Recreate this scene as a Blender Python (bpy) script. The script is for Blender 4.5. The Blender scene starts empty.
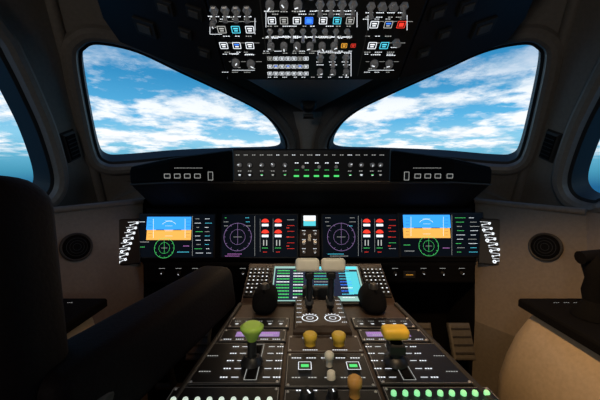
import bpy, bmesh, math, random
from mathutils import Vector, Matrix
random.seed(7)
scene=bpy.context.scene
scene.view_settings.view_transform='Standard'
# ---------------------------------------------------------------- camera
EYE=Vector((-0.04,0.0,1.30)); PITCH=math.radians(5); F=300.0
cam=bpy.data.cameras.new('camera'); cam.lens=18; cam.sensor_width=36; cam.clip_start=0.02
camo=bpy.data.objects.new('camera',cam); scene.collection.objects.link(camo)
camo.location=EYE; camo.rotation_euler=(math.radians(90)-PITCH,0,0); scene.camera=camo
def ray(u,v):
    a=(u-300)/F; b=(200-v)/F; c,s=math.cos(PITCH),math.sin(PITCH)
    return Vector((a, c+b*s, b*c-s))
def at_y(u,v,y):
    d=ray(u,v); return EYE+d*(y/d.y)
def on_plane(u,v,p,n):
    d=ray(u,v); return EYE+d*((p-EYE).dot(n)/d.dot(n))
def R(x,y,z): return Vector((x-0.04,y,z+1.30))
# ---------------------------------------------------------------- materials
def mat(name,col,rough=0.5,metal=0.0,emit=None,es=0.0,noise=0.0,bump=0.0,nscale=60,spec=0.5):
    m=bpy.data.materials.new(name); m.use_nodes=True; nt=m.node_tree; b=nt.nodes['Principled BSDF']
    b.inputs['Base Color'].default_value=(*col,1); b.inputs['Roughness'].default_value=rough
    b.inputs['Metallic'].default_value=metal; b.inputs['Specular IOR Level'].default_value=spec
    if emit: b.inputs['Emission Color'].default_value=(*emit,1); b.inputs['Emission Strength'].default_value=es
    if noise or bump:
        tc=nt.nodes.new('ShaderNodeTexCoord'); n=nt.nodes.new('ShaderNodeTexNoise'); n.inputs['Scale'].default_value=nscale
        n.inputs['Detail'].default_value=4; nt.links.new(tc.outputs['Object'],n.inputs['Vector'])
        if noise:
            r=nt.nodes.new('ShaderNodeValToRGB')
            r.color_ramp.elements[0].color=(*[c*(1-noise) for c in col],1); r.color_ramp.elements[1].color=(*[min(1,c*(1+noise)) for c in col],1)
            r.color_ramp.elements[0].position=.3; r.color_ramp.elements[1].position=.7
            nt.links.new(n.outputs['Fac'],r.inputs['Fac']); nt.links.new(r.outputs['Color'],b.inputs['Base Color'])
        if bump:
            bp=nt.nodes.new('ShaderNodeBump'); bp.inputs['Strength'].default_value=bump; bp.inputs['Distance'].default_value=.002
            nt.links.new(n.outputs['Fac'],bp.inputs['Height']); nt.links.new(bp.outputs['Normal'],b.inputs['Normal'])
    return m
def em(name,col,s=1.0): return mat(name,(0.0,0.0,0.0),.5,emit=col,es=s,spec=0.1)
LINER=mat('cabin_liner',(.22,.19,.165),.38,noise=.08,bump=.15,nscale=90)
POST=mat('post_liner',(.55,.51,.46),.5,noise=.06,bump=.15,nscale=90)  # liner colour lightened so the centre post and header look lit
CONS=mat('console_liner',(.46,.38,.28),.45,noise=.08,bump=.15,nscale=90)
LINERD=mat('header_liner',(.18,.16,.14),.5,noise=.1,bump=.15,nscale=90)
GASK=mat('gasket',(.01,.01,.012),.6)
BLK=mat('black_panel',(.010,.010,.012),.45,noise=.15,bump=.1,nscale=120)
MATTE=mat('matte_black',(.005,.005,.006),.9,noise=.2,bump=.2,nscale=200,spec=.12)
DGR=mat('dark_gray',(.030,.028,.027),.5,noise=.1,nscale=80)
MGR=mat('mid_gray',(.10,.095,.09),.5,noise=.1,nscale=80)
PED=mat('pedestal_gray',(.060,.036,.024),.5,noise=.15,nscale=70)
SEAT=mat('seat_leather',(.006,.003,.0035),.7,noise=.2,bump=.4,nscale=150,spec=.15)
MET=mat('metal',(.65,.62,.58),.35,.6,noise=.05,emit=(.6,.6,.65),es=.04)  # slight self-glow put into the metal, which is no lamp
KNB=mat('knob_gray',(.40,.38,.36),.4,noise=.05,emit=(.6,.58,.6),es=.045)  # faint emission brightens the knobs in place of lamp light
CREAM=mat('cream_plastic',(.94,.87,.72),.4,noise=.04)
AMB=mat('orange_knob',(.85,.42,.10),.4,noise=.04)
YEL=mat('amber_knob',(.95,.60,.06),.4,noise=.04)
YG=mat('yellow_green_knob',(.55,.85,.12),.35,noise=.04)
WHT=em('lit_white',(.85,.9,.95),1.4); WD=em('lit_dim_white',(.75,.76,.72),.7); CY=em('lit_cyan',(.1,.7,.9),1.3)
BLU=em('lit_blue',(.04,.2,1.0),1.7); GRN=em('lit_green',(.1,.85,.2),1.0); RED=em('lit_red',(.95,.05,.03),1.15)
ORG=em('lit_orange',(1.0,.45,.05),1.2); PUR=em('lit_purple',(.45,.28,.62),.75); MAG=em('lit_magenta',(.7,.25,.75),1.0)
DBL=em('screen_navy',(.02,.03,.07),.7); SKYB=em('screen_sky',(.04,.34,1.0),1.35); SAND=em('screen_sand',(1.0,.50,.10),1.1)
SCR=em('screen_glass',(.005,.008,.014),.5); TEAL=em('screen_teal',(.1,.65,.75),1.1); PGR=em('screen_page',(.35,.62,.56),1.0)
KEYG=mat('lit_keys',(.5,.9,.5),.4,emit=(.25,.90,.40),es=.75)
GLOW=mat('glow_keys',(.8,.9,.8),.4,emit=(.8,.95,.8),es=.7)
ALL=[LINER,POST,CONS,LINERD,GASK,BLK,MATTE,DGR,MGR,PED,SEAT,MET,KNB,CREAM,AMB,YEL,YG,WHT,WD,CY,BLU,GRN,RED,ORG,PUR,MAG,DBL,SKYB,SAND,SCR,TEAL,PGR,KEYG,GLOW]
# ---------------------------------------------------------------- helpers
def empty(name,loc=(0,0,0)):
    e=bpy.data.objects.new(name,None); scene.collection.objects.link(e); e.location=loc; e.empty_display_size=.05; return e
def setparent(o,p):
    if p:
        o.parent=p; o.matrix_parent_inverse=Matrix.Translation(p.location).inverted()
class Frame:
    def __init__(s,o,x,y):
        s.o=Vector(o); s.x=Vector(x).normalized(); y=Vector(y); s.z=s.x.cross(y).normalized(); s.y=s.z.cross(s.x).normalized()
    def w(s,x,y,z=0): return s.o+s.x*x+s.y*y+s.z*z
    def p(s,u,v,h=0.0):
        P=on_plane(u,v,s.o+s.z*h,s.z)-s.o; return P.dot(s.x),P.dot(s.y)
IDF=Frame((0,0,0),(1,0,0),(0,1,0))
class MB:
    def __init__(s): s.v=[];s.f=[];s.m=[];s.sm=[]
    def add(s,vs,fs,m,smooth=False):
        k=len(s.v); s.v+= [tuple(v) for v in vs]
        for f in fs: s.f.append([i+k for i in f]); s.m.append(m); s.sm.append(smooth)
    def box(s,fr,x,y,z,sx,sy,sz,m,bev=0.0):
        """box whose base sits at height z on the frame, centre x,y"""
        hx,hy=sx/2,sy/2; rings=[(0,0)]
        if bev>0: rings+=[(0,sz-bev),(bev*.35,sz-bev*.3),(bev,sz)]
        else: rings+=[(0,sz)]
        vs=[];
        for i,h in rings:
            for a,b in((-1,-1),(1,-1),(1,1),(-1,1)): vs.append(fr.w(x+a*(hx-i),y+b*(hy-i),z+h))
        n=len(rings); fs=[(3,2,1,0),tuple((n-1)*4+i for i in range(4))]
        for r in range(n-1):
            for i in range(4): j=(i+1)%4; fs.append((r*4+i,r*4+j,r*4+4+j,r*4+4+i))
        s.add(vs,fs,m)
    def cyl(s,fr,x,y,z,prof,m,n=20,smooth=True):
        """lathe: prof = [(r,h),...]"""
        vs=[];fs=[]
        for r,h in prof:
            for i in range(n):
                a=2*math.pi*i/n; vs.append(fr.w(x+r*math.cos(a),y+r*math.sin(a),z+h))
        for k in range(len(prof)-1):
            for i in range(n): j=(i+1)%n; fs.append((k*n+i,k*n+j,(k+1)*n+j,(k+1)*n+i))
        s.add(vs,fs,m,smooth)
        k=len(prof)-1
        s.add([vs[k*n+i] for i in range(n)],[tuple(range(n))],m); s.add([vs[i] for i in range(n)],[tuple(reversed(range(n)))],m)
    def quad(s,fr,x0,y0,x1,y1,z,m): s.add([fr.w(x0,y0,z),fr.w(x1,y0,z),fr.w(x1,y1,z),fr.w(x0,y1,z)],[(0,1,2,3)],m)
    def line(s,fr,x0,y0,x1,y1,z,w,m):
        d=Vector((x1-x0,y1-y0)); 
        if d.length<1e-6: return
        d.normalize(); nx,ny=-d.y*w/2,d.x*w/2
        s.add([fr.w(x0-nx,y0-ny,z),fr.w(x1-nx,y1-ny,z),fr.w(x1+nx,y1+ny,z),fr.w(x0+nx,y0+ny,z)],[(0,1,2,3)],m)
    def outline(s,fr,x0,y0,x1,y1,z,w,m):
        s.line(fr,x0,y0,x1,y0,z,w,m);s.line(fr,x1,y0,x1,y1,z,w,m);s.line(fr,x1,y1,x0,y1,z,w,m);s.line(fr,x0,y1,x0,y0,z,w,m)
    def ring(s,fr,x,y,z,r0,r1,m,a0=0,a1=360,n=32):
        vs=[];fs=[]
        for i in range(n+1):
            a=math.radians(a0+(a1-a0)*i/n)
            for r in(r0,r1): vs.append(fr.w(x+r*math.cos(a),y+r*math.sin(a),z))
        for i in range(n): fs.append((2*i,2*i+1,2*i+3,2*i+2))
        s.add(vs,fs,m)
    def tube(s,pts,rs,m,n=12,sq=1.0):
        pts=[Vector(p) for p in pts]; vs=[];fs=[]
        if not isinstance(rs,(list,tuple)): rs=[rs]*len(pts)
        for k,p in enumerate(pts):
            t=(pts[min(k+1,len(pts)-1)]-pts[max(k-1,0)]).normalized()
            a=Vector((1,0,0)) if abs(t.x)<.9 else Vector((0,1,0))
            e2=t.cross(a).normalized(); e1=e2.cross(t).normalized()
            for i in range(n):
                th=2*math.pi*i/n; vs.append(p+e1*(rs[k]*math.cos(th))+e2*(rs[k]*sq*math.sin(th)))
        for k in range(len(pts)-1):
            for i in range(n): j=(i+1)%n; fs.append((k*n+i,k*n+j,(k+1)*n+j,(k+1)*n+i))
        s.add(vs,fs,m,True)
        s.add(vs[:n],[tuple(reversed(range(n)))],m); s.add(vs[-n:],[tuple(range(n))],m)
    def poly(s,pts,m): s.add(pts,[tuple(range(len(pts)))],m)
    def prism(s,pts,off,m):
        n=len(pts); pts=[Vector(p) for p in pts]; off=Vector(off)
        vs=pts+[p+off for p in pts]; fs=[tuple(range(n)),tuple(reversed(range(n,2*n)))]
        for i in range(n): j=(i+1)%n; fs.append((i,i+n,j+n,j))
        s.add(vs,fs,m)
    def obj(s,name,parent=None,recalc=False,mirror=False):
        me=bpy.data.meshes.new(name); vs=s.v
        if mirror: vs=[(-a,b,c) for a,b,c in vs]
        used=[m for m in ALL if m in s.m]
        me.from_pydata(vs,[],[list(reversed(f)) for f in s.f] if mirror else s.f)
        for m in used: me.materials.append(m)
        for p,m,q in zip(me.polygons,s.m,s.sm): p.material_index=used.index(m); p.use_smooth=q
        if recalc:
            bm=bmesh.new(); bm.from_mesh(me); bmesh.ops.recalc_face_normals(bm,faces=bm.faces); bm.to_mesh(me); bm.free()
        me.update(); o=bpy.data.objects.new(name,me); scene.collection.objects.link(o); setparent(o,parent); return o
def rbox(name,c,size,bev,m,parent=None,rot=(0,0,0),seg=5,taper=None):
    bm=bmesh.new(); bmesh.ops.create_cube(bm,size=1)
    for v in bm.verts:
        v.co=Vector((v.co.x*size[0],v.co.y*size[1],v.co.z*size[2]))
        if taper and v.co.z>0: v.co.x*=taper[0]; v.co.y*=taper[1]
    bmesh.ops.bevel(bm,geom=bm.edges[:],offset=bev,segments=seg,profile=.5,affect='EDGES')
    from mathutils import Euler
    M=Matrix.Translation(Vector(c))@Euler(rot).to_matrix().to_4x4()
    bm.transform(M)
    me=bpy.data.meshes.new(name); bm.to_mesh(me); bm.free(); me.materials.append(m)
    for p in me.polygons: p.use_smooth=True
    o=bpy.data.objects.new(name,me); scene.collection.objects.link(o); setparent(o,parent); return o
def catmull(P,n=6):
    out=[];N=len(P)
    for i in range(N):
        a,b,c,d=P[i-1],P[i],P[(i+1)%N],P[(i+2)%N]
        for k in range(n):
            t=k/n; out.append(.5*((2*b)+(c-a)*t+(2*a-5*b+4*c-d)*t*t+(3*b-a-3*c+d)*t**3))
    return out
# ---------------------------------------------------------------- world sky
w=bpy.data.worlds.new('sky'); scene.world=w; w.use_nodes=True; nt=w.node_tree; N=nt.nodes; L=nt.links
bg=N['Background']; tc=N.new('ShaderNodeTexCoord'); sp=N.new('ShaderNodeSeparateXYZ'); L.new(tc.outputs['Generated'],sp.inputs[0])
def mth(op,a,b=None,clamp=False):
    m=N.new('ShaderNodeMath'); m.operation=op; m.use_clamp=clamp
    for i,x in enumerate((a,b)):
        if x is None: continue
        if isinstance(x,(int,float)): m.inputs[i].default_value=x
        else: L.new(x,m.inputs[i])
    return m.outputs[0]
zc=mth('MAXIMUM',sp.outputs['Z'],0.0); k=mth('ADD',zc,0.12)
cb=N.new('ShaderNodeCombineXYZ'); L.new(mth('DIVIDE',sp.outputs['X'],k),cb.inputs[0]); L.new(mth('DIVIDE',sp.outputs['Y'],k),cb.inputs[1]); cb.inputs[2].default_value=4.3
def noise(scale,det,rough,dist=0):
    n=N.new('ShaderNodeTexNoise'); n.inputs['Scale'].default_value=scale; n.inputs['Detail'].default_value=det; n.inputs['Roughness'].default_value=rough; n.inputs['Distortion'].default_value=dist
    L.new(cb.outputs[0],n.inputs['Vector']); return n.outputs['Fac']
def ramp(src,els):
    r=N.new('ShaderNodeValToRGB'); cr=r.color_ramp
    while len(cr.elements)<len(els): cr.elements.new(.5)
    for e,(p,c) in zip(cr.elements,els): e.position=p; e.color=(*c,1)
    L.new(src,r.inputs[0]); return r.outputs['Color']
nA=noise(1.15,10,.60,.15); nB=noise(3.4,7,.64)
zz=mth('ADD',mth('MULTIPLY',sp.outputs['Z'],.5),.5)
skyc=ramp(zz,[(0,(.01,.07,.16)),(.485,(.015,.12,.27)),(.503,(.06,.30,.45)),(.528,(.14,.47,.66)),(.55,(.26,.60,.80)),(.585,(.10,.44,.74)),(.64,(.035,.27,.54)),(1,(.02,.10,.30))])
cm=ramp(mth('ADD',mth('MULTIPLY',nA,.70),mth('MULTIPLY',nB,.30)),[(.46,(0,0,0)),(.545,(1,1,1))])
cs=ramp(nB,[(.36,(.50,.66,.78)),(.56,(1.0,1.0,1.0))])
em_=ramp(zz,[(.512,(.0,.0,.0)),(.54,(1,1,1)),(.605,(.9,.9,.9)),(.67,(.2,.2,.2))])
mk=mth('MULTIPLY',cm,em_)
mx=N.new('ShaderNodeMix'); mx.data_type='RGBA'; L.new(mk,mx.inputs[0]); L.new(skyc,mx.inputs[6]); L.new(cs,mx.inputs[7])
L.new(mx.outputs[2],bg.inputs['Color']); bg.inputs['Strength'].default_value=1.1
# ---------------------------------------------------------------- shell
glass=bpy.data.materials.new('window_glass'); glass.use_nodes=True; g=glass.node_tree; g.nodes.clear()
o_=g.nodes.new('ShaderNodeOutputMaterial'); t_=g.nodes.new('ShaderNodeBsdfTransparent'); t_.inputs[0].default_value=(.96,.98,1,1)
gl=g.nodes.new('ShaderNodeBsdfGlossy'); gl.inputs['Roughness'].default_value=.05; mx_=g.nodes.new('ShaderNodeMixShader'); mx_.inputs[0].default_value=.02
g.links.new(t_.outputs[0],mx_.inputs[1]); g.links.new(gl.outputs[0],mx_.inputs[2]); g.links.new(mx_.outputs[0],o_.inputs[0])

P1=at_y(83,50,1.10); P2=at_y(105,160,1.30); P3=at_y(284,148,1.70)
WN=(P2-P1).cross(P3-P1).normalized()
if WN.dot(EYE-P1)<0: WN=-WN
Q1=on_plane(50,0,P1,WN); Q2=on_plane(95,175,P1,WN); Q0=Q1+(Q1-Q2)*.15; Q3=Q2+(Q2-Q1)*.24
SR=R(-1.0,.3,0); SN=(Q2-Q1).cross(SR-Q1).normalized()
if SN.dot(EYE-Q1)<0: SN=-SN
def planeW(x,z): # point on windshield plane with given x, z
    y=(WN.dot(P1)-WN.x*x-WN.z*z)/WN.y; return Vector((x,y,z))
def planeS(y,z):
    x=(SN.dot(Q1)-SN.y*y-SN.z*z)/SN.x; return Vector((x,y,z))
FC=planeW(0,1.30+.325)   # header centre on the windshield plane
wl=[on_plane(u,v,P1,WN) for u,v in [(82,60),(86,49),(100,45),(137,53),(180,73),(225,94),(258,111),(276,127),(285,143),(280,151),(240,153),(180,156),(125,161),(106,160),(98,148),(88,100)]]
sl=[on_plane(u,v,Q1,SN) for u,v in [(-12,38),(2,60),(20,95),(38,135),(50,176),(46,193),(30,200),(8,198)]]+[planeS(.62,1.30-.10),planeS(.36,1.30-.05),planeS(.32,1.30+.1),planeS(.38,1.30+.36),planeS(.55,1.30+.43),planeS(.74,1.30+.44)]
def offset_loop(pts,n,d,h):
    c=sum(pts,Vector())/len(pts); out=[]; M=len(pts)
    for i in range(M):
        t=(pts[(i+1)%M]-pts[i-1]).normalized(); o=t.cross(n).normalized()
        if o.dot(pts[i]-c)<0:o=-o
        out.append(pts[i]+o*d+n*h)
    return out
def fill_hole(outer,hole,n,m,name):
    bm=bmesh.new(); E=[]
    for lp in(outer,hole):
        vs=[bm.verts.new(p) for p in lp]
        for i in range(len(vs)): E.append(bm.edges.new((vs[i],vs[(i+1)%len(vs)])))
    bmesh.ops.triangle_fill(bm,use_beauty=True,use_dissolve=False,edges=E,normal=n)
    bm.verts.index_update()
    vs=[v.co.copy() for v in bm.verts]; fs=[[v.index for v in f.verts] for f in bm.faces]; bm.free(); return vs,fs
def window_frame(b,loop,n,m,prof):
    rings=[offset_loop(loop,n,d,h) for d,h in prof]; K=len(loop)
    for r in range(len(rings)-1):
        vs=rings[r]+rings[r+1]; fs=[(i,(i+1)%K,K+(i+1)%K,K+i) for i in range(K)]
        b.add(vs,fs,GASK if r<2 else m,r>=2)
WL=catmull(wl,6); SL=catmull(sl,6)
bf=MB(); bs=MB()
prof=[(0.0,-.07),(0,0),(.010,.006),(.015,.022),(.027,.031),(.043,.031),(.056,.022),(.064,.004),(.066,-.004)]
window_frame(bf,WL,WN,LINER,prof)
outer=[FC,Q0,Q3,planeW(0,1.30+.03)]
vs,fs=fill_hole(outer,offset_loop(WL,WN,.060,0),WN,LINER,'x'); bf.add(vs,fs,LINER)
window_frame(bs,SL,SN,LINER,prof)
SB=[planeS(-1.2,1.30-.14),planeS(-1.2,1.30+.62),planeS(.2,1.30+.64)]
vs,fs=fill_hole([Q0,Q3]+SB,offset_loop(SL,SN,.060,0),SN,LINER,'x'); bs.add(vs,fs,LINER)
# pillar edge roll
bf.tube([Q0,Q3],.02,LINER,n=16)
# lower side wall (angled kick plane carrying the speaker)
K1=R(-.70,1.33,-.12);K2=R(-.90,1.02,-.13);K3=R(-.66,1.22,-.62);K4=R(-.86,.92,-.62)
K1f=R(-.66,1.22,-1.3);K4f=R(-.86,.92,-1.3)
B2=R(-1.0,.3,-.14);B3=SB[0]
Q2b=Q2+(Q2-Q1)*.10
top_in=R(-.64,1.42,-.03)
bs.add([K1,K2,K4,K3,Q3,Q2b,top_in],[(0,1,2,3),(0,1,4),(0,4,6)],LINER)
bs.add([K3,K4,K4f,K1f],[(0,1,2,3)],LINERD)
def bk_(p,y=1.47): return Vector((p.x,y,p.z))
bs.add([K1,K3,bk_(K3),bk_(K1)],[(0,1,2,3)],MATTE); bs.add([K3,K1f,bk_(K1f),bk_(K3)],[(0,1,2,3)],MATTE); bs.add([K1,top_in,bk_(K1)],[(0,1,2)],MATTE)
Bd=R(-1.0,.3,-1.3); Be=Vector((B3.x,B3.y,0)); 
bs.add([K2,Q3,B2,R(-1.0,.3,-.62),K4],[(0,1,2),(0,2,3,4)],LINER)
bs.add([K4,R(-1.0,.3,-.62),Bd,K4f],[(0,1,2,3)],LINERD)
bs.add([B2,B3,Be,Bd],[(0,1,2,3)],LINER)
# trim roll between the kick plane and the ledge
bs.tube([K1+Vector((0,-.004,0)),K2+Vector((.004,-.004,0))],.012,LINER,n=12)
for nm,mir in(('left',False),('right',True)):
    bs.obj('wall_'+nm,mirror=mir)
fw=empty('wall_front')
bf.obj('windshield_frame_port',fw); bf.obj('windshield_frame_starboard',fw,mirror=True)
b=MB(); b.add([Vector((-1.2,1.46,0)),Vector((1.2,1.46,0)),Vector((1.2,1.46,1.265)),Vector((-1.2,1.46,1.265))],[(0,1,2,3)],MATTE)
b.add([Vector((-.9,1.38,1.265)),Vector((.9,1.38,1.265)),Vector((.9,2.1,1.31)),Vector((-.9,2.1,1.31))],[(0,1,2,3)],MATTE)
b.obj('firewall',fw)
# centre post
b=MB(); z0=1.30
pc=[(planeW(0,z0+.02),.034),(planeW(0,z0+.12),.032),(planeW(0,z0+.18),.040),(planeW(0,z0+.24),.060),(planeW(0,z0+.29),.11),(planeW(0,z0+.325),.19)]
vs=[];fs=[]
for p,hw in pc:
    for x,dy in((-hw-.03,.02),(-hw*.8,-.035),(-hw*.3,-.05),(hw*.3,-.05),(hw*.8,-.035),(hw+.03,.02)): vs.append(Vector((x,p.y+dy,p.z)))
for r in range(len(pc)-1):
    for i in range(5): fs.append((r*6+i,r*6+i+1,r*6+7+i,r*6+6+i))
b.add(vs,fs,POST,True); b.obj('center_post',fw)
for i,(lp,n) in enumerate(((WL,WN),(SL,SN))):
    b=MB(); b.poly(offset_loop(lp,n,.0,-.05),BLK)
    for mir in(False,True):
        o=b.obj('window_%d'%(i*2+1+int(mir)),mirror=mir); o.data.materials.clear(); o.data.materials.append(glass)
# ceiling
b=MB()
OFc=Vector((0,.97,1.30+.335)); OFl=Vector((-.27,.97,1.30+.335)); ORl=Vector((-.27,.25,1.30+.70))
for s in(1,-1):
    def X(p): return Vector((p.x*s,p.y,p.z))
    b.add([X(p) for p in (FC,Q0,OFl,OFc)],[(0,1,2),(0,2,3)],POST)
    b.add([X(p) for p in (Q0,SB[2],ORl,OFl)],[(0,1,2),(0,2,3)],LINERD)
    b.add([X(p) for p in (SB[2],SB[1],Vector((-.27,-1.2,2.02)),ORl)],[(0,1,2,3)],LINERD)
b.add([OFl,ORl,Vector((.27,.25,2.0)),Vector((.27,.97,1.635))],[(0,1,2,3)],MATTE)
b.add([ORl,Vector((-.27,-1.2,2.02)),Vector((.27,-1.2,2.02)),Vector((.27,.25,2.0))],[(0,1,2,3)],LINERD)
b.obj('ceiling')
b=MB(); b.box(IDF,0,.13,-.02,2.4,2.7,.02,DGR); b.obj('floor')
b=MB(); b.add([Vector((-1.15,-1.2,0)),Vector((1.15,-1.2,0)),Vector((1.15,-1.2,2.05)),Vector((-1.15,-1.2,2.05))],[(3,2,1,0)],LINERD); b.obj('wall_back')
# ---------------------------------------------------------------- generic controls
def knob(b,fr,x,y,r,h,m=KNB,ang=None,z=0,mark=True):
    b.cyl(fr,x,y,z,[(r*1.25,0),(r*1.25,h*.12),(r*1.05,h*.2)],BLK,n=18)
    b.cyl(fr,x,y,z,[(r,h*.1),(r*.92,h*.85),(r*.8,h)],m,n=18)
    if mark:
        a=random.uniform(0,6.28) if ang is None else ang
        b.line(fr,x,y,x+r*.78*math.cos(a),y+r*.78*math.sin(a),z+h+.0006,r*.22,WHT)
def toggle(b,fr,x,y,r,h,tilt=.4):
    b.cyl(fr,x,y,0,[(r*1.5,0),(r*1.5,r*.5),(r*1.1,r*.9)],MET,n=6,smooth=False)
    p0=fr.w(x,y,r*.6); p1=fr.w(x,y+h*tilt,h)
    b.tube([p0,p0.lerp(p1,.6),p1],[r*.5,r*.6,r*.95],MET,n=10)
def button(b,fr,x,y,w,h,m=WD,frame=True,m2=None):
    b.box(fr,x,y,0,w,h,.006,DGR,.0015)
    if frame: b.outline(fr,x-w*.42,y-h*.42,x+w*.42,y+h*.42,.0066,w*.07,m)
    b.quad(fr,x-w*.25,y+h*.05,x+w*.25,y+h*.22,.0066,m2 or m)
    b.quad(fr,x-w*.2,y-h*.22,x+w*.2,y-h*.08,.0066,m)
def dash(b,fr,x,y,w,m=WD,t=.0022,z=.0008):
    k=max(1,int(w/.005)); x0=x-w/2
    for i in range(k): b.quad(fr,x0+i*w/k,y-t/2,x0+(i+.7)*w/k,y+t/2,z,m)
# ---------------------------------------------------------------- glareshield
gs=empty('glareshield'); b=MB()
def GZ(x):
    x=abs(x); return .084 if x<.30 else (.084-(x-.30)*.13 if x<.5 else .058-(x-.5)*.17)
xs=[-.68,-.665,-.60,-.5,-.4,-.3,-.28,-.15,0,.15,.28,.3,.4,.5,.60,.665,.68]
vs=[];fs=[]
for x in xs:
    zt=GZ(x); yf=1.06+max(0,abs(x)-.5)*.30; 
    e=.02 if abs(x)>.67 else 0
    bt=-.028-max(0,abs(x)-.5)*.06
    prof=[(1.78-abs(x)*.55,.075-abs(x)*.05),(1.35,zt+.0),(yf+.03+e,zt-e*.4),(yf+.008+e,zt-.006-e*.4),(yf+e,zt-.018-e*.4),(yf+e,bt+.008+e*.4),(yf+.006+e,bt+e*.4),(yf+.02,bt-.004+e*.2),(1.31,-.148),(1.36,-.148)]
    for y,z in prof: vs.append(Vector((x,y,1.30+z)))
K=10
for i in range(len(xs)-1):
    for j in range(K-1): fs.append((i*K+j,(i+1)*K+j,(i+1)*K+j+1,i*K+j+1))
fs.append(tuple(range(K))); fs.append(tuple((len(xs)-1)*K+j for j in reversed(range(K))))
b.add(vs,fs,MATTE,False)
b.tube([Vector((x,1.060+max(0,abs(x)-.5)*.30,1.30-.030-max(0,abs(x)-.5)*.06)) for x in xs[1:-1]],.003,DGR,n=8)
b.obj('hood',gs)
# autopilot panel
G=Frame((0,1.035,1.30),(1,0,0),(0,0,1))
ap=empty('autopilot_control_panel',(0,1.035,1.33)); b=MB()
b.box(Frame((0,1.059,1.30),(1,0,0),(0,0,1)),0,.029,0,.545,.112,.024,BLK,.006)
for u in range(238,384,8):
    x,y=G.p(u,155); dash(b,G,x,y,random.uniform(.012,.02),random.choice((WD,WHT)),.0020)
for u in [240,250,262,273,285,350,361,372,380]:
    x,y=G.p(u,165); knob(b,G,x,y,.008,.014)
    x,y=G.p(u,175); button(b,G,x,y,.016,.011,random.choice((WD,WHT)),False,GRN if u in(285,350,262,372) else None)
    x,y=G.p(u,171); dash(b,G,x,y,.014,WD,.0018)
for u in range(297,345,10):
    x,y=G.p(u,176); b.quad(G,x-.011,y-.003,x+.007,y+.003,.001,GRN)
    x,y=G.p(u,170); dash(b,G,x,y,.016,GRN,.0018)
    x,y=G.p(u,163); b.box(G,x,y,0,.020,.013,.005,DGR,.001); dash(b,G,x,y,.014,WHT,.003,.0056)
for u in (303,319,336):
    x,y=G.p(u,167); b.cyl(G,x,y,0,[(.006,0),(.006,.008),(.005,.010)],MET,n=12)
b.obj('control_panel',ap)
GL=Frame((0,1.059,1.30),(1,0,0),(0,0,1))
for nm,us in(('a',(168,178,188,198,211)),('b',(406,417,427,437,449))):
    b=MB()
    for i,u in enumerate(us):
        x,y=GL.p(u,176)
        if nm=='a' and i==4 or nm=='b' and i==0:
            b.box(GL,x,y,0,.022,.035,.006,DGR,.002); b.outline(GL,x-.008,y-.014,x+.008,y+.014,.0065,.0012,WD)
        else:
            b.box(GL,x,y,0,.026,.020,.006,DGR,.002); b.outline(GL,x-.010,y-.007,x+.010,y+.007,.0065,.0013,WD)
    x,y=GL.p(sum(us)/5,168); dash(b,GL,x,y,.10,WD,.0012)
    b.obj('warning_buttons_'+nm,gs)
# ---------------------------------------------------------------- main instrument panel
mp=empty('main_instrument_panel',(0,1.29,1.05)); a12=math.radians(14)
c0=at_y(309,235,1.27); M=Frame((0,1.27,c0.z),(1,0,0),(0,math.sin(a12),math.cos(a12)))
b=MB()
yt=M.p(309,208)[1]; yb=M.p(309,262)[1]
b.box(Frame(M.w(0,0,-.03),M.x,M.y),0,(yt+yb)/2,0,1.42,yt-yb,.03,MATTE,.004)
b.obj('panel_body',mp)
def R4(b,u0,v0,u1,v1,z,m):
    x0,y0=M.p(u0,v1); x1,y1=M.p(u1,v0); b.quad(M,x0,y0,x1,y1,z,m)
def LN(b,u0,v0,u1,v1,z,wd,m):
    x0,y0=M.p(u0,v0); x1,y1=M.p(u1,v1); b.line(M,x0,y0,x1,y1,z,wd,m)
def RG(b,u,v,r,m,z=.0072,w=.0012,a0=0,a1=360):
    x,y=M.p(u,v); rr=r/236; b.ring(M,x,y,z,rr-w,rr,m,a0,a1)
def DS(b,u0,u1,v,m,t=.0022,z=.0074):
    x0,y=M.p(u0,v); x1,_=M.p(u1,v); dash(b,M,(x0+x1)/2,y,abs(x1-x0),m,t,z)
def display(name,u0,v0,u1,v1):
    b=MB(); x0,y0=M.p(u0,v1); x1,y1=M.p(u1,v0)
    b.box(M,(x0+x1)/2,(y0+y1)/2,0,x1-x0+.014,y1-y0+.014,.006,BLK,.003)
    b.quad(M,x0,y0,x1,y1,.0065,SCR); return b
def ND(b,u,v,r,c1):
    RG(b,u,v,r,c1); RG(b,u,v,r*.55,c1,w=.0008)
    LN(b,u,v-r,u,v+r*.5,.0073,.001,c1); LN(b,u-r*.3,v,u+r*.3,v,.0073,.001,WD)
    for k in range(12):
        a=k*math.pi/6; LN(b,u+r*.86*math.cos(a),v+r*.86*math.sin(a),u+r*math.cos(a),v+r*math.sin(a),.0074,.001,c1)
def textblock(b,u0,u1,v0,v1,rows,cols=(WD,)):
    for i in range(rows):
        v=v0+(v1-v0)*i/max(1,rows-1); m=random.choice(cols)
        a=random.uniform(0,.25); e=random.uniform(.5,1)
        DS(b,u0+(u1-u0)*a,u0+(u1-u0)*e,v,m,.0018)
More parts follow.
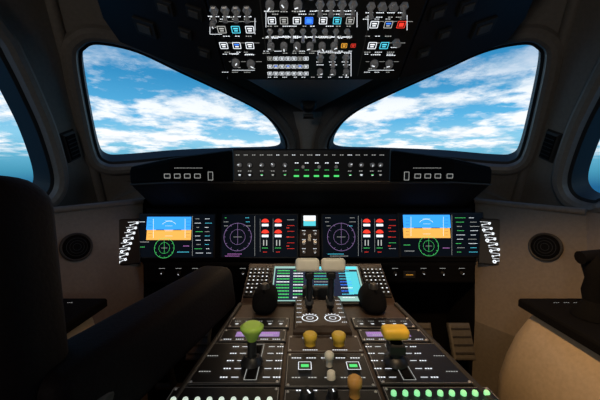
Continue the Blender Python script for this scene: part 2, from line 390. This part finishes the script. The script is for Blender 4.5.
def pfd(b,u0,v0,w):
    R4(b,u0,v0,u0+w,v0+13,.007,SKYB); R4(b,u0,v0+13,u0+w,v0+23,.007,SAND)
    for k in range(4): LN(b,u0+w*.42,v0+4+k*5,u0+w*.58,v0+4+k*5,.0074,.0009,WHT)
    LN(b,u0+w*.22,v0+13,u0+w*.4,v0+13,.0076,.003,DBL); LN(b,u0+w*.6,v0+13,u0+w*.78,v0+13,.0076,.003,DBL)
    for q in(.16,.86): LN(b,u0+w*q,v0+2,u0+w*q,v0+21,.0073,.0012,WHT)
    for k in range(6):
        DS(b,u0+w*.05,u0+w*.13,v0+3+k*3.4,DBL,.0015); DS(b,u0+w*.89,u0+w*.97,v0+3+k*3.4,DBL,.0015)
    RG(b,u0+w*.5,v0+13,9,WHT,a0=40,a1=140)
def eng(b,u0,v0,w,h):
    for i in range(2):
        u=u0+w*(.22+.34*i)
        LN(b,u-5,v0+3,u-5,v0+h-4,.0073,.0006,WD)
        for q in(.17,.44):
            x,y=M.p(u,v0+h*q)
            b.poly([M.w(x,y,.0074)]+[M.w(x+.017*math.cos(math.radians(a)),y+.017*math.sin(math.radians(a)),.0074) for a in range(10,171,20)],RED)
            R4(b,u-3.3,v0+h*(q+.03),u+3.3,v0+h*(q+.09),.0074,WHT)
        LN(b,u-1.5,v0+h*.6,u-1.5,v0+h*.74,.0074,.004,WD); LN(b,u+1.5,v0+h*.6,u+1.5,v0+h*.74,.0074,.004,WD); DS(b,u-3,u+3,v0+h*.80,GRN); DS(b,u-2,u+2,v0+h*.90,RED)
    for k in range(6): DS(b,u0+w*.80,u0+w*.99,v0+4+k*h/7,random.choice((WD,CY,GRN,RED)),.0018)
    for k in range(3): DS(b,u0+w*.78,u0+w*.86,v0+12+k*9,RED,.003)
b=display('d',138,215,215,257); pfd(b,147,217,45); ND(b,165,248,10,GRN); LN(b,193,216,193,256,.0073,.0008,WD)
textblock(b,195,204,219,253,9,(WD,WHT,GRN)); textblock(b,205,213,219,253,9,(WD,WHT,CY)); DS(b,140,146,222,WHT);DS(b,140,146,247,GRN); DS(b,184,190,246,MAG); DS(b,140,150,242,WD); DS(b,178,190,252,CY); b.obj('display_captain_outer',mp)
b=display('d',222,215,297,257); ND(b,238,237,14,PUR); textblock(b,224,230,218,226,3,(WD,GRN)); textblock(b,245,253,218,226,3,(WD,CY)); LN(b,255,216,255,256,.0073,.0008,WD); eng(b,257,216,38,40); textblock(b,225,250,254,256,2,(MAG,WD)); b.obj('display_captain_inner',mp)
b=display('d',323,215,396,257); ND(b,341,237,14,PUR); textblock(b,325,332,218,226,3,(WD,GRN)); textblock(b,348,356,218,226,3,(WD,CY)); LN(b,358,216,358,256,.0073,.0008,WD); eng(b,358,216,38,40); textblock(b,327,352,254,256,2,(CY,WD)); b.obj('display_copilot_inner',mp)
b=display('d',401,214,481,256); pfd(b,403,215,46); ND(b,428,246,10,GRN); LN(b,451,215,451,255,.0073,.0008,WD)
textblock(b,454,465,218,252,9,(WD,WHT,GRN)); textblock(b,467,479,218,252,9,(WD,WHT,CY)); DS(b,403,410,245,GRN); DS(b,442,449,248,MAG); DS(b,404,414,251,WD); b.obj('display_copilot_outer',mp)
# standby instrument + gear controls
b=MB(); x,y=M.p(309.5,221); b.box(M,x,y,0,.075,.062,.012,DGR,.004); b.quad(M,x-.026,y-.022,x+.026,y,.0126,TEAL); b.quad(M,x-.026,y,x+.026,y+.022,.0126,WHT); b.line(M,x-.02,y,x+.02,y,.013,.003,ORG)
x,y=M.p(309.5,243); b.box(M,x,y,0,.085,.115,.006,PED,.002)
for u,v in((304,234),(315,234),(304,243),(315,243),(304,252),(315,252)):
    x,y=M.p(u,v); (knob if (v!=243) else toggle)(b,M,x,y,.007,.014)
    dash(b,M,x,y+.014,.016,WHT,.002,.0068)
x,y=M.p(309.5,238); b.box(M,x,y,.006,.012,.03,.02,CREAM,.003)
b.obj('standby_instrument',mp)
# illuminated side strips (lit switch clusters at both ends)
for s in('port','starboard'):
    b=MB(); sg=-1 if s=='port' else 1
    Fk=Frame((sg*.735,1.245,M.w(0,0).z+.0),(1*math.cos(.5),-sg*math.sin(.5),0),(0,math.sin(a12),math.cos(a12)))
    b.box(Fk,sg*.03,-.02,-.02,.095,.19,.022,BLK,.004)
    for k in range(8):
        yy=-.10+.021*k; off=sg*(.022-.007*k)
        r=(.007,.004,.006,.003)[k%4]
        b.ring(Fk,sg*.03+off-.012,yy,.003,r*.45,r,WHT); b.ring(Fk,sg*.03+off+.014,yy+.008,.003,.002,.005,WHT)
        b.line(Fk,sg*.03+off-.012,yy,sg*.03+off+.014,yy+.008,.0028,.0018,WHT)
        dash(b,Fk,sg*.03+off,yy+.013,.04,WHT,.0018,.0028)
    b.obj('switch_strip_'+s,mp)
# lower knee panel
b=MB(); z1=M.w(0,yb).z; y1=M.w(0,yb).y
b.box(Frame((0,y1-.0,z1-.09),(1,0,0),(0,.0,1)),0,.044,-.03,1.40,.088,.04,MATTE,.01)
KF=Frame((0,y1-.011,z1-.09),(1,0,0),(0,.0,1))
for x in (-.62,-.55,-.48,-.36,-.28,.28,.36,.48,.56,.64):
    knob(b,KF,x,.045,.007,.012,m=DGR); dash(b,KF,x,.066,.025,WD,.0015)
for x in (-.42,.42):
    b.box(KF,x,.04,0,.05,.03,.006,DGR,.002); dash(b,KF,x,.04,.03,ORG,.002,.0065)
b.obj('knee_panel',mp)
# ---------------------------------------------------------------- overhead panel
oh=empty('overhead_panel',(0,.9,1.65)); O=Frame((0,.95,1.30+.293),(1,0,0),(0,-.20,.117))
b=MB()
b.box(Frame(O.w(0,0,-.05),O.x,O.y),0,.34,0,.53,.70,.05,BLK,.006)
for x in(-.135,.135): b.line(O,x,.008,x,.66,.001,.003,MGR)
for y in (.06,.12,.18,.24): 
    b.line(O,-.245,y,-.15,y,.001,.0008,WD); b.line(O,.15,y,.245,y,.001,.0008,WD)
bk=MB()
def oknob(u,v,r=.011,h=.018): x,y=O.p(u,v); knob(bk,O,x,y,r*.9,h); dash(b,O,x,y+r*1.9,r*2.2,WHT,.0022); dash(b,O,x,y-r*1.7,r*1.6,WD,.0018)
def otog(u,v,r=.0075): x,y=O.p(u,v); toggle(bk,O,x,y,r,.026,random.choice((-.5,.4))); dash(b,O,x,y-.016,.02,WHT,.002)
def obut(u,v,w=.022,m=WD,m2=None): x,y=O.p(u,v); button(bk,O,x,y,w,w*.9,m,True,m2)
for u in(214,225,236,247): otog(u,10) 
for u,m in((222,WD),(236,CY),(250,WHT)): obut(u,28,.024,m)
for u,m in((224,WHT),(237,BLU),(250,WHT)): obut(u,44,.024,WHT,m)
oknob(236,61,.013);oknob(251,62,.013); oknob(213,22,.008); otog(228,-15);otog(245,-15)
for u in(270,284,298): oknob(u,3,.012)
for u in(320,331,342,353): otog(u,4)
for i,u in enumerate((272,284,297,309,323,337,350)): obut(u,19,.022,(WHT,WD,WHT,BLU,WHT,CY,WD)[i],BLU if i==3 else None)
x,y=O.p(309,19); bk.quad(O,x-.007,y-.006,x+.007,y+.006,.0069,BLU)
for u in range(270,354,11): otog(u,31,.0055)
for u in(271,284,297,310,322,334): oknob(u,44,.011,.02)
obut(344,44,.017,ORG); obut(353,44,.014,RED)
for u in range(270,310,6):
    for v in(57,65,72): obut(u,v,.0150,random.choice((WHT,WHT,WD,WHT)),BLU if v==65 and u%4==0 else None)
for u in(320,333,346): otog(u,57); oknob(u,70,.010)
for u in(371,382,393,404): otog(u,6)
for i,u in enumerate((374,388,401)): obut(u,23,.023,(WHT,WD,RED)[i],(None,BLU,RED)[i])
x,y=O.p(401,23); bk.quad(O,x-.006,y-.005,x+.006,y+.005,.0069,RED)
for u,m in((372,WHT),(384,CY)): obut(u,44,.025,m)
otog(396,42); oknob(374,62,.013); oknob(389,62,.012); otog(385,-15); otog(400,-15)
for u in range(272,352,13): otog(u,-14)
for v in (-4,11,14,26,36,38,51,53,77):
    for u in range(268,356,9):
        if random.random()<.85:
            x,y=O.p(u+random.uniform(-2,2),v); dash(b,O,x,y,random.uniform(.010,.022),random.choice((WD,WHT)),.0019)
for v in (-4,17,19,36,52,54,72):
    for u in list(range(214 if v<30 else 226,256,11))+list(range(368,408 if v<30 else 396,11)):
        x,y=O.p(u+random.uniform(-2,2),v); dash(b,O,x,y,random.uniform(.012,.022),random.choice((WD,WHT)),.0018)
for u,v,u2,v2 in ((268,37,300,37),(304,37,352,37),(335,30,335,36),(318,52,350,52),(318,52,318,55),(351,52,351,76),(266,12,266,27),(357,12,357,27),(210,18,210,34),(255,18,255,34),(210,34,222,34),(368,15,368,30),(407,15,407,30),(232,70,255,70),(368,70,394,70)):
    x0,y0=O.p(u,v); x1,y1=O.p(u2,v2); b.line(O,x0,y0,x1,y1,.001,.0012,WHT)
b.obj('panel_face',oh); bk.obj('switches',oh)
# dark side wings of the overhead
for mir in(False,True):
    b=MB(); A=Vector((-.268,.955,1.30+.293)); p2=at_y(120,42,.95); p3=at_y(86,0,.80); 
    p4=Vector((-.60,.45,1.30+.60)); p5=Vector((-.268,.36,1.30+.293+.345))
    nrm=(p2-A).cross(p5-A).normalized(); 
    if nrm.z>0:nrm=-nrm
    pts=[]
    for p in (A,at_y(180,64,.97),p2,at_y(100,22,.88),p3,p4,p5):
        d=(A-p).dot(nrm); pts.append(p+nrm*d)
    b.prism(pts,-nrm*.035,BLK)
    Fw=Frame(A,(p2-A),(p5-A)-(p2-A).normalized()*((p5-A).dot((p2-A).normalized())))
    if Fw.z.dot(nrm)<0: Fw=Frame(A,-(p2-A),(p5-A))
    for u,v,ww in ((146,27,.06),(165,6,.045),(205,52,.035),(186,33,.035),(195,12,.04)):
        x,y=Fw.p(u,v); b.box(Fw,x,y,0,ww,ww*.8,.008,DGR,.002); b.box(Fw,x,y,.008,ww*.6,ww*.4,.004,MGR,.001)
    b.obj('wing_'+('starboard' if mir else 'port'),oh,mirror=mir)
# standby compass
cp=empty('magnetic_compass',(0,1.25,1.62)); b=MB(); C=at_y(309,104,1.42)
Fc=Frame((0,C.y,C.z),(1,0,0),(0,0,1))
b.cyl(Fc,0,0,-.04,[(.02,0),(.036,.02),(.038,.05),(.033,.068),(.028,.07)],BLK,n=24); b.ring(Fc,0,0,.031,.02,.026,DGR)
b.box(Fc,0,.04,-.03,.02,.05,.03,BLK,.004)
b.box(Fc,0,-.052,-.03,.05,.02,.03,DGR,.006)
b.obj('body',cp)
# ---------------------------------------------------------------- centre pedestal
PX=.018
pd=empty('center_pedestal',(PX,.7,.4))
D=Frame((PX,.93,1.30-.42),(1,0,0),(0,1,-.04))
Ls=Frame((PX,.93,1.30-.42),(1,0,0),(0,.19,.078))
b=MB()
def trap(y): return .250+(.93-y)*.07
vs=[];fs=[]
ys=[.93,.5,.15]
for y in ys:
    w_=trap(y); zt=D.w(0,y-.93).z
    vs+=[Vector((PX-w_,y,zt)),Vector((PX+w_,y,zt)),Vector((PX+w_-.03,y,0)),Vector((PX-w_+.03,y,0))]
for i in range(2):
    o=i*4
    for j in range(4): k2=(j+1)%4; fs.append((o+j,o+k2,o+4+k2,o+4+j))
fs+=[(0,3,2,1),(8,9,10,11)]
b.add(vs,fs,PED)
w0=.25; top=Ls.w(0,.205)
b.add([Vector((PX-w0,.93,.88)),Vector((PX+w0,.93,.88)),Vector((PX+w0,top.y,top.z)),Vector((PX-w0,top.y,top.z)),Vector((PX-w0,.93,.0)),Vector((PX+w0,.93,0)),Vector((PX+w0,top.y,0)),Vector((PX-w0,top.y,0))],[(0,1,2,3),(0,3,7,4),(1,5,6,2)],PED)
for s in(-1,1): b.tube([Vector((PX+s*trap(y),y,D.w(0,y-.93).z+.002)) for y in(.93,.5,.15)],.007,DGR)
b.obj('body',pd)
# lower display
b=MB(); x0,y0=Ls.p(271,304); x1,y1=Ls.p(357,269)
b.box(Ls,(x0+x1)/2,(y0+y1)/2,0,x1-x0+.02,y1-y0+.02,.012,BLK,.004); z=.0125
b.quad(Ls,x0,y0,x1,y1,z,PGR); xm=x0+(x1-x0)*.40
b.quad(Ls,x0+.004,y0+.004,xm-.003,y1-.012,z+.0005,DBL); b.quad(Ls,xm,y0+.02,x1-.006,y1-.02,z+.0005,DBL); b.quad(Ls,xm,y1-.016,x1-.006,y1-.002,z+.0005,CY); b.quad(Ls,x1-.05,y0+.03,x1-.008,y1-.03,z+.0007,TEAL)
for i in range(10):
    yy=y0+.015+(y1-y0-.04)*i/9; dash(b,Ls,x0+.035,yy,.045,random.choice((GRN,GRN,WHT)),.005,z+.001); dash(b,Ls,x0+.088,yy,.035,random.choice((GRN,WHT,GRN)),.005,z+.001)
    dash(b,Ls,xm+.05,yy,.06,random.choice((GRN,CY,WD)),.003,z+.001); dash(b,Ls,xm+.13,yy,.04,random.choice((BLU,CY,WHT)),.003,z+.001)
b.obj('lower_display',pd)
# keyboards
for s in(-1,1):
    b=MB(); xc=s*.206
    b.box(Ls,xc,.105,0,.078,.15,.008,BLK,.002)
    for i in range(5):
        for j in range(7):
            x=xc-.03+i*.015; y=.045+j*.019; b.box(Ls,x,y,.008,.011,.012,.004,DGR,.001); b.quad(Ls,x-.0025,y-.0015,x+.0025,y+.0025,.0123,WHT if (i+j)%3 else WD)
    b.obj('keyboard',pd)
# cursor control palm rests
for s in(-1,1):
    rbox('cursor_control',D.w(s*.165,-.03,.040),(.085,.14,.075),.034,MATTE,pd,taper=(.75,.7))
    b=MB(); b.cyl(Frame(D.w(s*.165,-.05,.07),(1,0,0),(0,1,-.04)),0,0,0,[(.014,0),(.014,.012),(.010,.017)],DGR); b.obj('cursor_trackball',pd)
b=MB()
def panel(x,y,wd,hg,m=BLK,h=.006):
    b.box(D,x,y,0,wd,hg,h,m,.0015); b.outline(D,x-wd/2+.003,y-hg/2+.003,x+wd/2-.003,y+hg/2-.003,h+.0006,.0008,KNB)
    for a in(-1,1):
        for c in(-1,1): b.cyl(D,x+a*(wd/2-.007),y+c*(hg/2-.007),h,[(.003,0),(.002,.0015)],MET,n=8)
Dk=Frame(D.w(0,0,.006),D.x,D.y)
for s in(-1,1):
    panel(s*.170,-.135,.165,.06)
    for k in range(5):
        button(b,D,s*.170-.06+k*.03,-.145,.018,.012,WHT,False); dash(b,D,s*.170-.06+k*.03,-.130,.018,WD,.002,.0072)
    panel(s*.175,-.205,.165,.062)
    b.quad(D,s*.165-.055,-.215,s*.165+.055,-.190,.007,PUR); dash(b,D,s*.165,-.198,.10,MAG,.003,.0076); dash(b,D,s*.165,-.208,.08,WD,.003,.0076)
    for k in range(5): dash(b,D,s*.175-.06+k*.03,-.228,.02,WHT,.0025,.0072)
panel(0,-.245,.175,.075,PED)
for s in(-1,1):
    x=s*.034; b.cyl(D,x,-.25,.006,[(.013,0),(.013,.010),(.016,.014),(.017,.024),(.013,.028)],YEL,n=20); dash(b,D,x,-.222,.035,WHT,.0025,.0072); dash(b,D,x,-.276,.035,WHT,.0025,.0072)
for s in(-1,1):
    panel(s*.185,-.318,.18,.15)
    Lx=s*.155
    for k in range(5):
        yy=-.262-.028*k; b.line(D,Lx-.038,yy,Lx-.024,yy,.0072,.0016,WHT); b.line(D,Lx+.024,yy,Lx+.038,yy,.0072,.0016,WHT); dash(b,D,Lx+.052,yy,.016,WHT,.003,.0072)
        dash(b,D,Lx-.052,yy,.016,WHT,.003,.0072)
        if k%2: dash(b,D,s*.25,yy-.01,.025,WD,.002,.0074)
    b.box(D,Lx,-.318,.006,.016,.12,.003,MATTE,.001); b.outline(D,Lx-.012,-.382,Lx+.012,-.252,.0072,.001,WD)
panel(0,-.345,.175,.115)
for x in(-.048,.052):
    b.box(D,x,-.345,.006,.026,.024,.006,DGR,.002); b.quad(D,x-.008,-.350,x+.008,-.340,.0127,GRN); b.outline(D,x-.013,-.358,x+.013,-.332,.0128,.0012,WHT)
b.cyl(D,.003,-.335,.006,[(.007,0),(.007,.014),(.010,.018),(.010,.026),(.006,.030)],CREAM); b.cyl(D,.003,-.375,.006,[(.009,0),(.008,.012),(.006,.014)],CREAM)
for k in range(5):
    dash(b,D,-.065+k*.032,-.308,.022,WHT,.0028,.0072); dash(b,D,-.065+k*.032,-.375,.018,WD,.0028,.0072)
panel(0,-.46,.175,.105)
b.cyl(D,.040,-.425,.006,[(.010,0),(.009,.014),(.013,.019),(.013,.032),(.008,.036)],AMB); knob(b,Dk,-.045,-.435,.013,.018,m=BLK); knob(b,Dk,-.0,-.43,.010,.016,m=BLK)
dash(b,D,-.045,-.412,.04,WHT,.003,.0072)
for s in(-1,1):
    panel(s*.195,-.465,.20,.13)
    for i in range(9):
        for j in range(4):
            x=s*.195-.084+i*.021; y=(-.422 if s>0 else -.440)-.027*j; b.cyl(D,x,y,.006,[(.0050,0),(.0050,.005),(.0038,.007)],KEYG if s>0 else GLOW,n=12)
            b.ring(D,x,y,.0068,.0070,.0080,DGR,n=16)
b.obj('control_panels',pd)
# throttle quadrant
tq=empty('throttle_quadrant',(PX,.8,.9)); b=MB()
b.box(D,.0,-.080,.0005,.150,.24,.022,PED,.012)
for s in(-1,1):
    x=s*.031
    b.ring(D,x,-.145,.0232,.020,.0225,WHT,n=30); b.ring(D,x,-.145,.0232,.008,.010,WHT,n=24)
    for k in range(5):
        a=math.radians(50+20*k); b.line(D,x+.024*math.cos(a),-.145+.024*math.sin(a),x+.029*math.cos(a),-.145+.029*math.sin(a),.0232,.002,WHT)
    b.box(D,x,-.04,.022,.010,.14,.003,MATTE,.001)
    base=D.w(x,-.075,.024); tp=Vector((PX+x,.835,1.30-.275))
    b.tube([base,base.lerp(tp,.5)+Vector((0,-.008,0)),tp],[.010,.009,.009],BLK)
    b.tube([base.lerp(tp,.12),base.lerp(tp,.28)],[.013,.013],MGR)
    for k in range(6): dash(b,D,s*.060,-.02-.03*k,.015,WHT,.0025,.0232)
b.obj('quadrant_base',tq)
for s in(-1,1):
    rbox('thrust_lever_grip',(PX+s*.037,.84,1.30-.260),(.068,.036,.038),.010,CREAM,tq,rot=(-.25,0,0))
    rbox('lever_collar',(PX+s*.031,.838,1.30-.288),(.026,.026,.022),.006,BLK,tq)
b=MB(); b.box(D,.0,.03,.022,.10,.035,.03,DGR,.008)
b.obj('reverser_block',tq)
# speedbrake and flap levers
sb=empty('speedbrake_lever',(-.15,.6,.9)); b=MB()
tp=at_y(252,341,.605); bp=Vector((tp.x,.60,D.w(0,-.33).z+.012)); 
b.cyl(Frame(bp,(1,0,0),(0,1,0)),0,0,0,[(.024,0),(.020,.008),(.013,.014)],BLK)
b.tube([bp,bp.lerp(tp,.6),tp],[.0105,.0095,.010],BLK)
tt=at_y(252,326,.61)
b.tube([tp,tp.lerp(tt,.35),tp.lerp(tt,.75),tt,tt+Vector((0,0,.004))],[.009,.015,.024,.025,.018],YG,n=20); b.obj('lever',sb)
fl=empty('flap_lever',(.15,.6,.9)); b=MB()
tp=at_y(396,342,.60); bp=Vector((tp.x,.60,D.w(0,-.33).z+.012))
b.cyl(Frame(bp,(1,0,0),(0,1,0)),0,0,0,[(.026,0),(.024,.008),(.014,.014)],BLK)
b.tube([bp,bp.lerp(tp,.6),tp],[.013,.012,.013],BLK); b.box(Frame(tp-Vector((0,0,.02)),(1,0,0),(0,1,0)),0,0,0,.032,.03,.02,BLK,.004); b.obj('lever',fl)
rbox('grip',at_y(395,332,.60),(.054,.034,.024),.009,YEL,fl)
# ---------------------------------------------------------------- side consoles, sidesticks, speakers, vents
KNn=(K2-K1).cross(K3-K1).normalized()
if KNn.dot(EYE-K1)<0: KNn=-KNn
for mir in(False,True):
    s=1 if mir else -1
    sc=empty('side_console',(s*.82,.6,.6)); b=MB()
    if mir: prf=[(.60,0),(.585,.30),(.565,.50),(.56,.60),(.565,.68),(.585,.75),(.61,.81),(.645,.86),(.70,.885),(.88,.885),(.88,0)]
    else: prf=[(.70,0),(.715,.30),(.72,.42),(.70,.62),(.655,.73),(.645,.80),(.66,.862),(.70,.885),(.88,.885),(.88,0)]
    ys=[.10 if mir else .46,.5,.7,.84,.88,.905,.912]; vs=[];fs=[]
    rr=[0,0,0,0,.012,.045,.075]
    for k,y in enumerate(ys):
        for (x,z) in prf: vs.append(Vector((s*(x+(.05*(.7-y) if y<.7 else rr[k])) if x<.87 else s*x,y,z)))
    n=len(prf)
    for k in range(len(ys)-1):
        for j in range(n-1): fs.append((k*n+j,k*n+j+1,(k+1)*n+j+1,(k+1)*n+j))
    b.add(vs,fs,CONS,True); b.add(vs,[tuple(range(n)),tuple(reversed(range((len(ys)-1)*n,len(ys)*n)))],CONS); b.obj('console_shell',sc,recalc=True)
    ylen=.66 if mir else .42
    b=MB(); TF=Frame((s*.765,.91-ylen/2,.886),(1,0,0),(0,1,0)); b.box(TF,0,0,0,.24,ylen,.028,MATTE,.008)
    TF2=Frame((s*.80,.62,.914),(1,0,0),(0,1,0))
    for i in range(3): dash(b,TF2,-s*.04-.03+i*.03,.25,.018,WD,.0015,.0008)
    b.obj('console_top',sc)
    st=empty('sidestick',(s*.75,.8,.95)); b=MB(); x=s*.748; y0=.78
    b.cyl(Frame((x,y0,.916),(1,0,0),(0,1,0)),0,0,0,[(.045,0),(.042,.012),(.030,.03),(.02,.045)],MATTE,n=24)
    b.tube([(x,y0,.95),(x,y0+.005,.985),(x,y0,1.02),(x,y0+.005,1.055),(x,y0+.02,1.08)],[.018,.021,.019,.024,.02],MATTE,n=16,sq=1.2)
    b.tube([(x-.035,y0+.01,1.075),(x+.03,y0+.01,1.085)],[.018,.014],MATTE); b.cyl(Frame((x,y0-.01,1.07),(1,0,0),(0,.3,1)),0,.0,.01,[(.006,0),(.005,.01)],DGR)
    b.obj('grip',st)
    sp=empty('round_speaker',(s*.8,1.1,1.05)); b=MB()
    P=on_plane(76,247,K1,KNn); FS=Frame(P,(K1-K2),(K1-K3))
    if FS.z.dot(KNn)<0: FS=Frame(P,(K2-K1),(K1-K3))
    b.cyl(FS,0,0,.001,[(.052,0),(.052,.008),(.047,.010),(.045,.006)],DGR,n=36); b.cyl(FS,0,0,0.001,[(.045,.0),(.044,.006),(.02,.009)],MATTE,n=36)
    for r in(.012,.022,.032): b.ring(FS,0,0,.0105,r,r+.0015,BLK)
    b.obj('grille',sp,mirror=mir)
    vt=empty('air_vent',(s*.9,1.2,1.4)); b=MB()
    P=on_plane(70,146,Q1,SN); ax=(Q1-Q2).normalized(); FV=Frame(P,ax.cross(SN),ax)
    if FV.z.dot(SN)<0: FV=Frame(P,SN.cross(ax),ax)
    b.box(FV,0,0,0,.06,.12,.014,DGR,.012); b.box(FV,0,0,.0135,.042,.095,.003,MATTE,.002)
    for k in range(5): b.box(FV,0,-.032+.016*k,.0145,.038,.003,.004,BLK,.001)
    b.obj('louvre',vt,mirror=mir)
# ---------------------------------------------------------------- seats
def seat(loc,deployed=True):
    e=empty('pilot_seat',loc); X,Y,Z=loc
    rbox('backrest',(X,Y,Z+.935),(.41,.13,.73),.045,SEAT,e,rot=(-.10,0,0),taper=(.62,.9))
    rbox('headrest',(X,Y-.05,Z+1.36),(.25,.10,.15),.045,SEAT,e,rot=(-.10,0,0))
    rbox('lumbar',(X,Y+.055,Z+.80),(.27,.06,.40),.028,SEAT,e,rot=(-.10,0,0),taper=(.8,1))
    rbox('cushion',(X,Y+.29,Z+.50),(.36,.50,.13),.05,SEAT,e,rot=(.05,0,0))
    rbox('seat_pan',(X,Y+.25,Z+.40),(.34,.44,.08),.02,DGR,e)
    rbox('pedestal_base',(X,Y+.2,Z+.181),(.22,.30,.36),.02,DGR,e)
    s=1 if X<0 else -1
    if deployed:
        rbox('armrest',(X+s*.182,Y+.255,Z+.975),(.135,.54,.125),.026,SEAT,e,rot=(-.03,0,-.19*s),taper=(.75,1))
    else:
        rbox('armrest',(X+s*.205,Y,Z+.95),(.07,.08,.45),.03,SEAT,e)
    rbox('arm_bracket',(X+s*.185,Y+.05,Z+.90),(.04,.09,.18),.015,DGR,e)
    return e
seat((-.52,.36,0)); seat((.54,-.50,0),False)
# rudder pedals
for xc in(-.50,.50):
    rp=empty('rudder_pedals',(xc,1.2,.3)); b=MB()
    for s in(-1,1):
        x=xc+s*.075
        PF=Frame((x,1.10,.66),(1,0,0),(0,.45,.9)); b.box(PF,0,0,0,.085,.13,.018,MGR,.008)
        for k in range(4): b.box(PF,0,-.04+.028*k,.018,.07,.007,.004,DGR,.001)
        b.tube([(x,1.12,.64),(x,1.20,.40),(x,1.24,.02)],.014,DGR)
    b.tube([(xc-.15,1.20,.40),(xc+.15,1.20,.40)],.014,DGR); b.obj('pedal_assembly',rp)
# ---------------------------------------------------------------- lights
def area(name,loc,size,e,col,target,shape='RECTANGLE',sy=None,spread=None):
    l=bpy.data.lights.new(name,'AREA'); l.shape=shape; l.size=size; l.size_y=sy or size; l.energy=e; l.color=col
    if spread: l.spread=math.radians(spread)
    o=bpy.data.objects.new(name,l); scene.collection.objects.link(o); o.location=loc
    o.rotation_euler=(Vector(target)-Vector(loc)).to_track_quat('-Z','Y').to_euler(); return o
area('rear_fill_light',(-.55,-1.05,1.52),.25,2.9,(1,.93,.84),(.55,1.0,1.75))  # unseen fill added behind the camera to lift the centre post and frames
area('under_glareshield_fill',(0,1.22,1.14),.7,.6,(1,.72,.45),(0,.75,.8),sy=.02)  # invisible strip added under the hood to brighten the pedestal
def spot(name,loc,tgt,e,col,ang):
    l=bpy.data.lights.new(name,'SPOT'); l.energy=e; l.color=col; l.spot_size=math.radians(ang); l.spot_blend=.8; l.shadow_soft_size=.03
    o=bpy.data.objects.new(name,l); scene.collection.objects.link(o); o.location=loc; o.rotation_euler=(Vector(tgt)-Vector(loc)).to_track_quat('-Z','Y').to_euler()
spot('warm_fill_spot',(.15,.25,1.92),(.68,.84,.66),42,(1,.58,.24),50)  # added warm fill for the right console, no lamp modelled here
spot('warm_fill_spot.001',(-.15,.25,1.92),(-.62,1.0,.75),6,(1,.42,.14),46)  # weaker amber fill, added for warmth low on the left side
spot('pedestal_fill_spot',(.05,.22,1.90),(.02,.74,.92),16,(1,.82,.56),36)  # extra spot added overhead to brighten the pedestal and lever grips
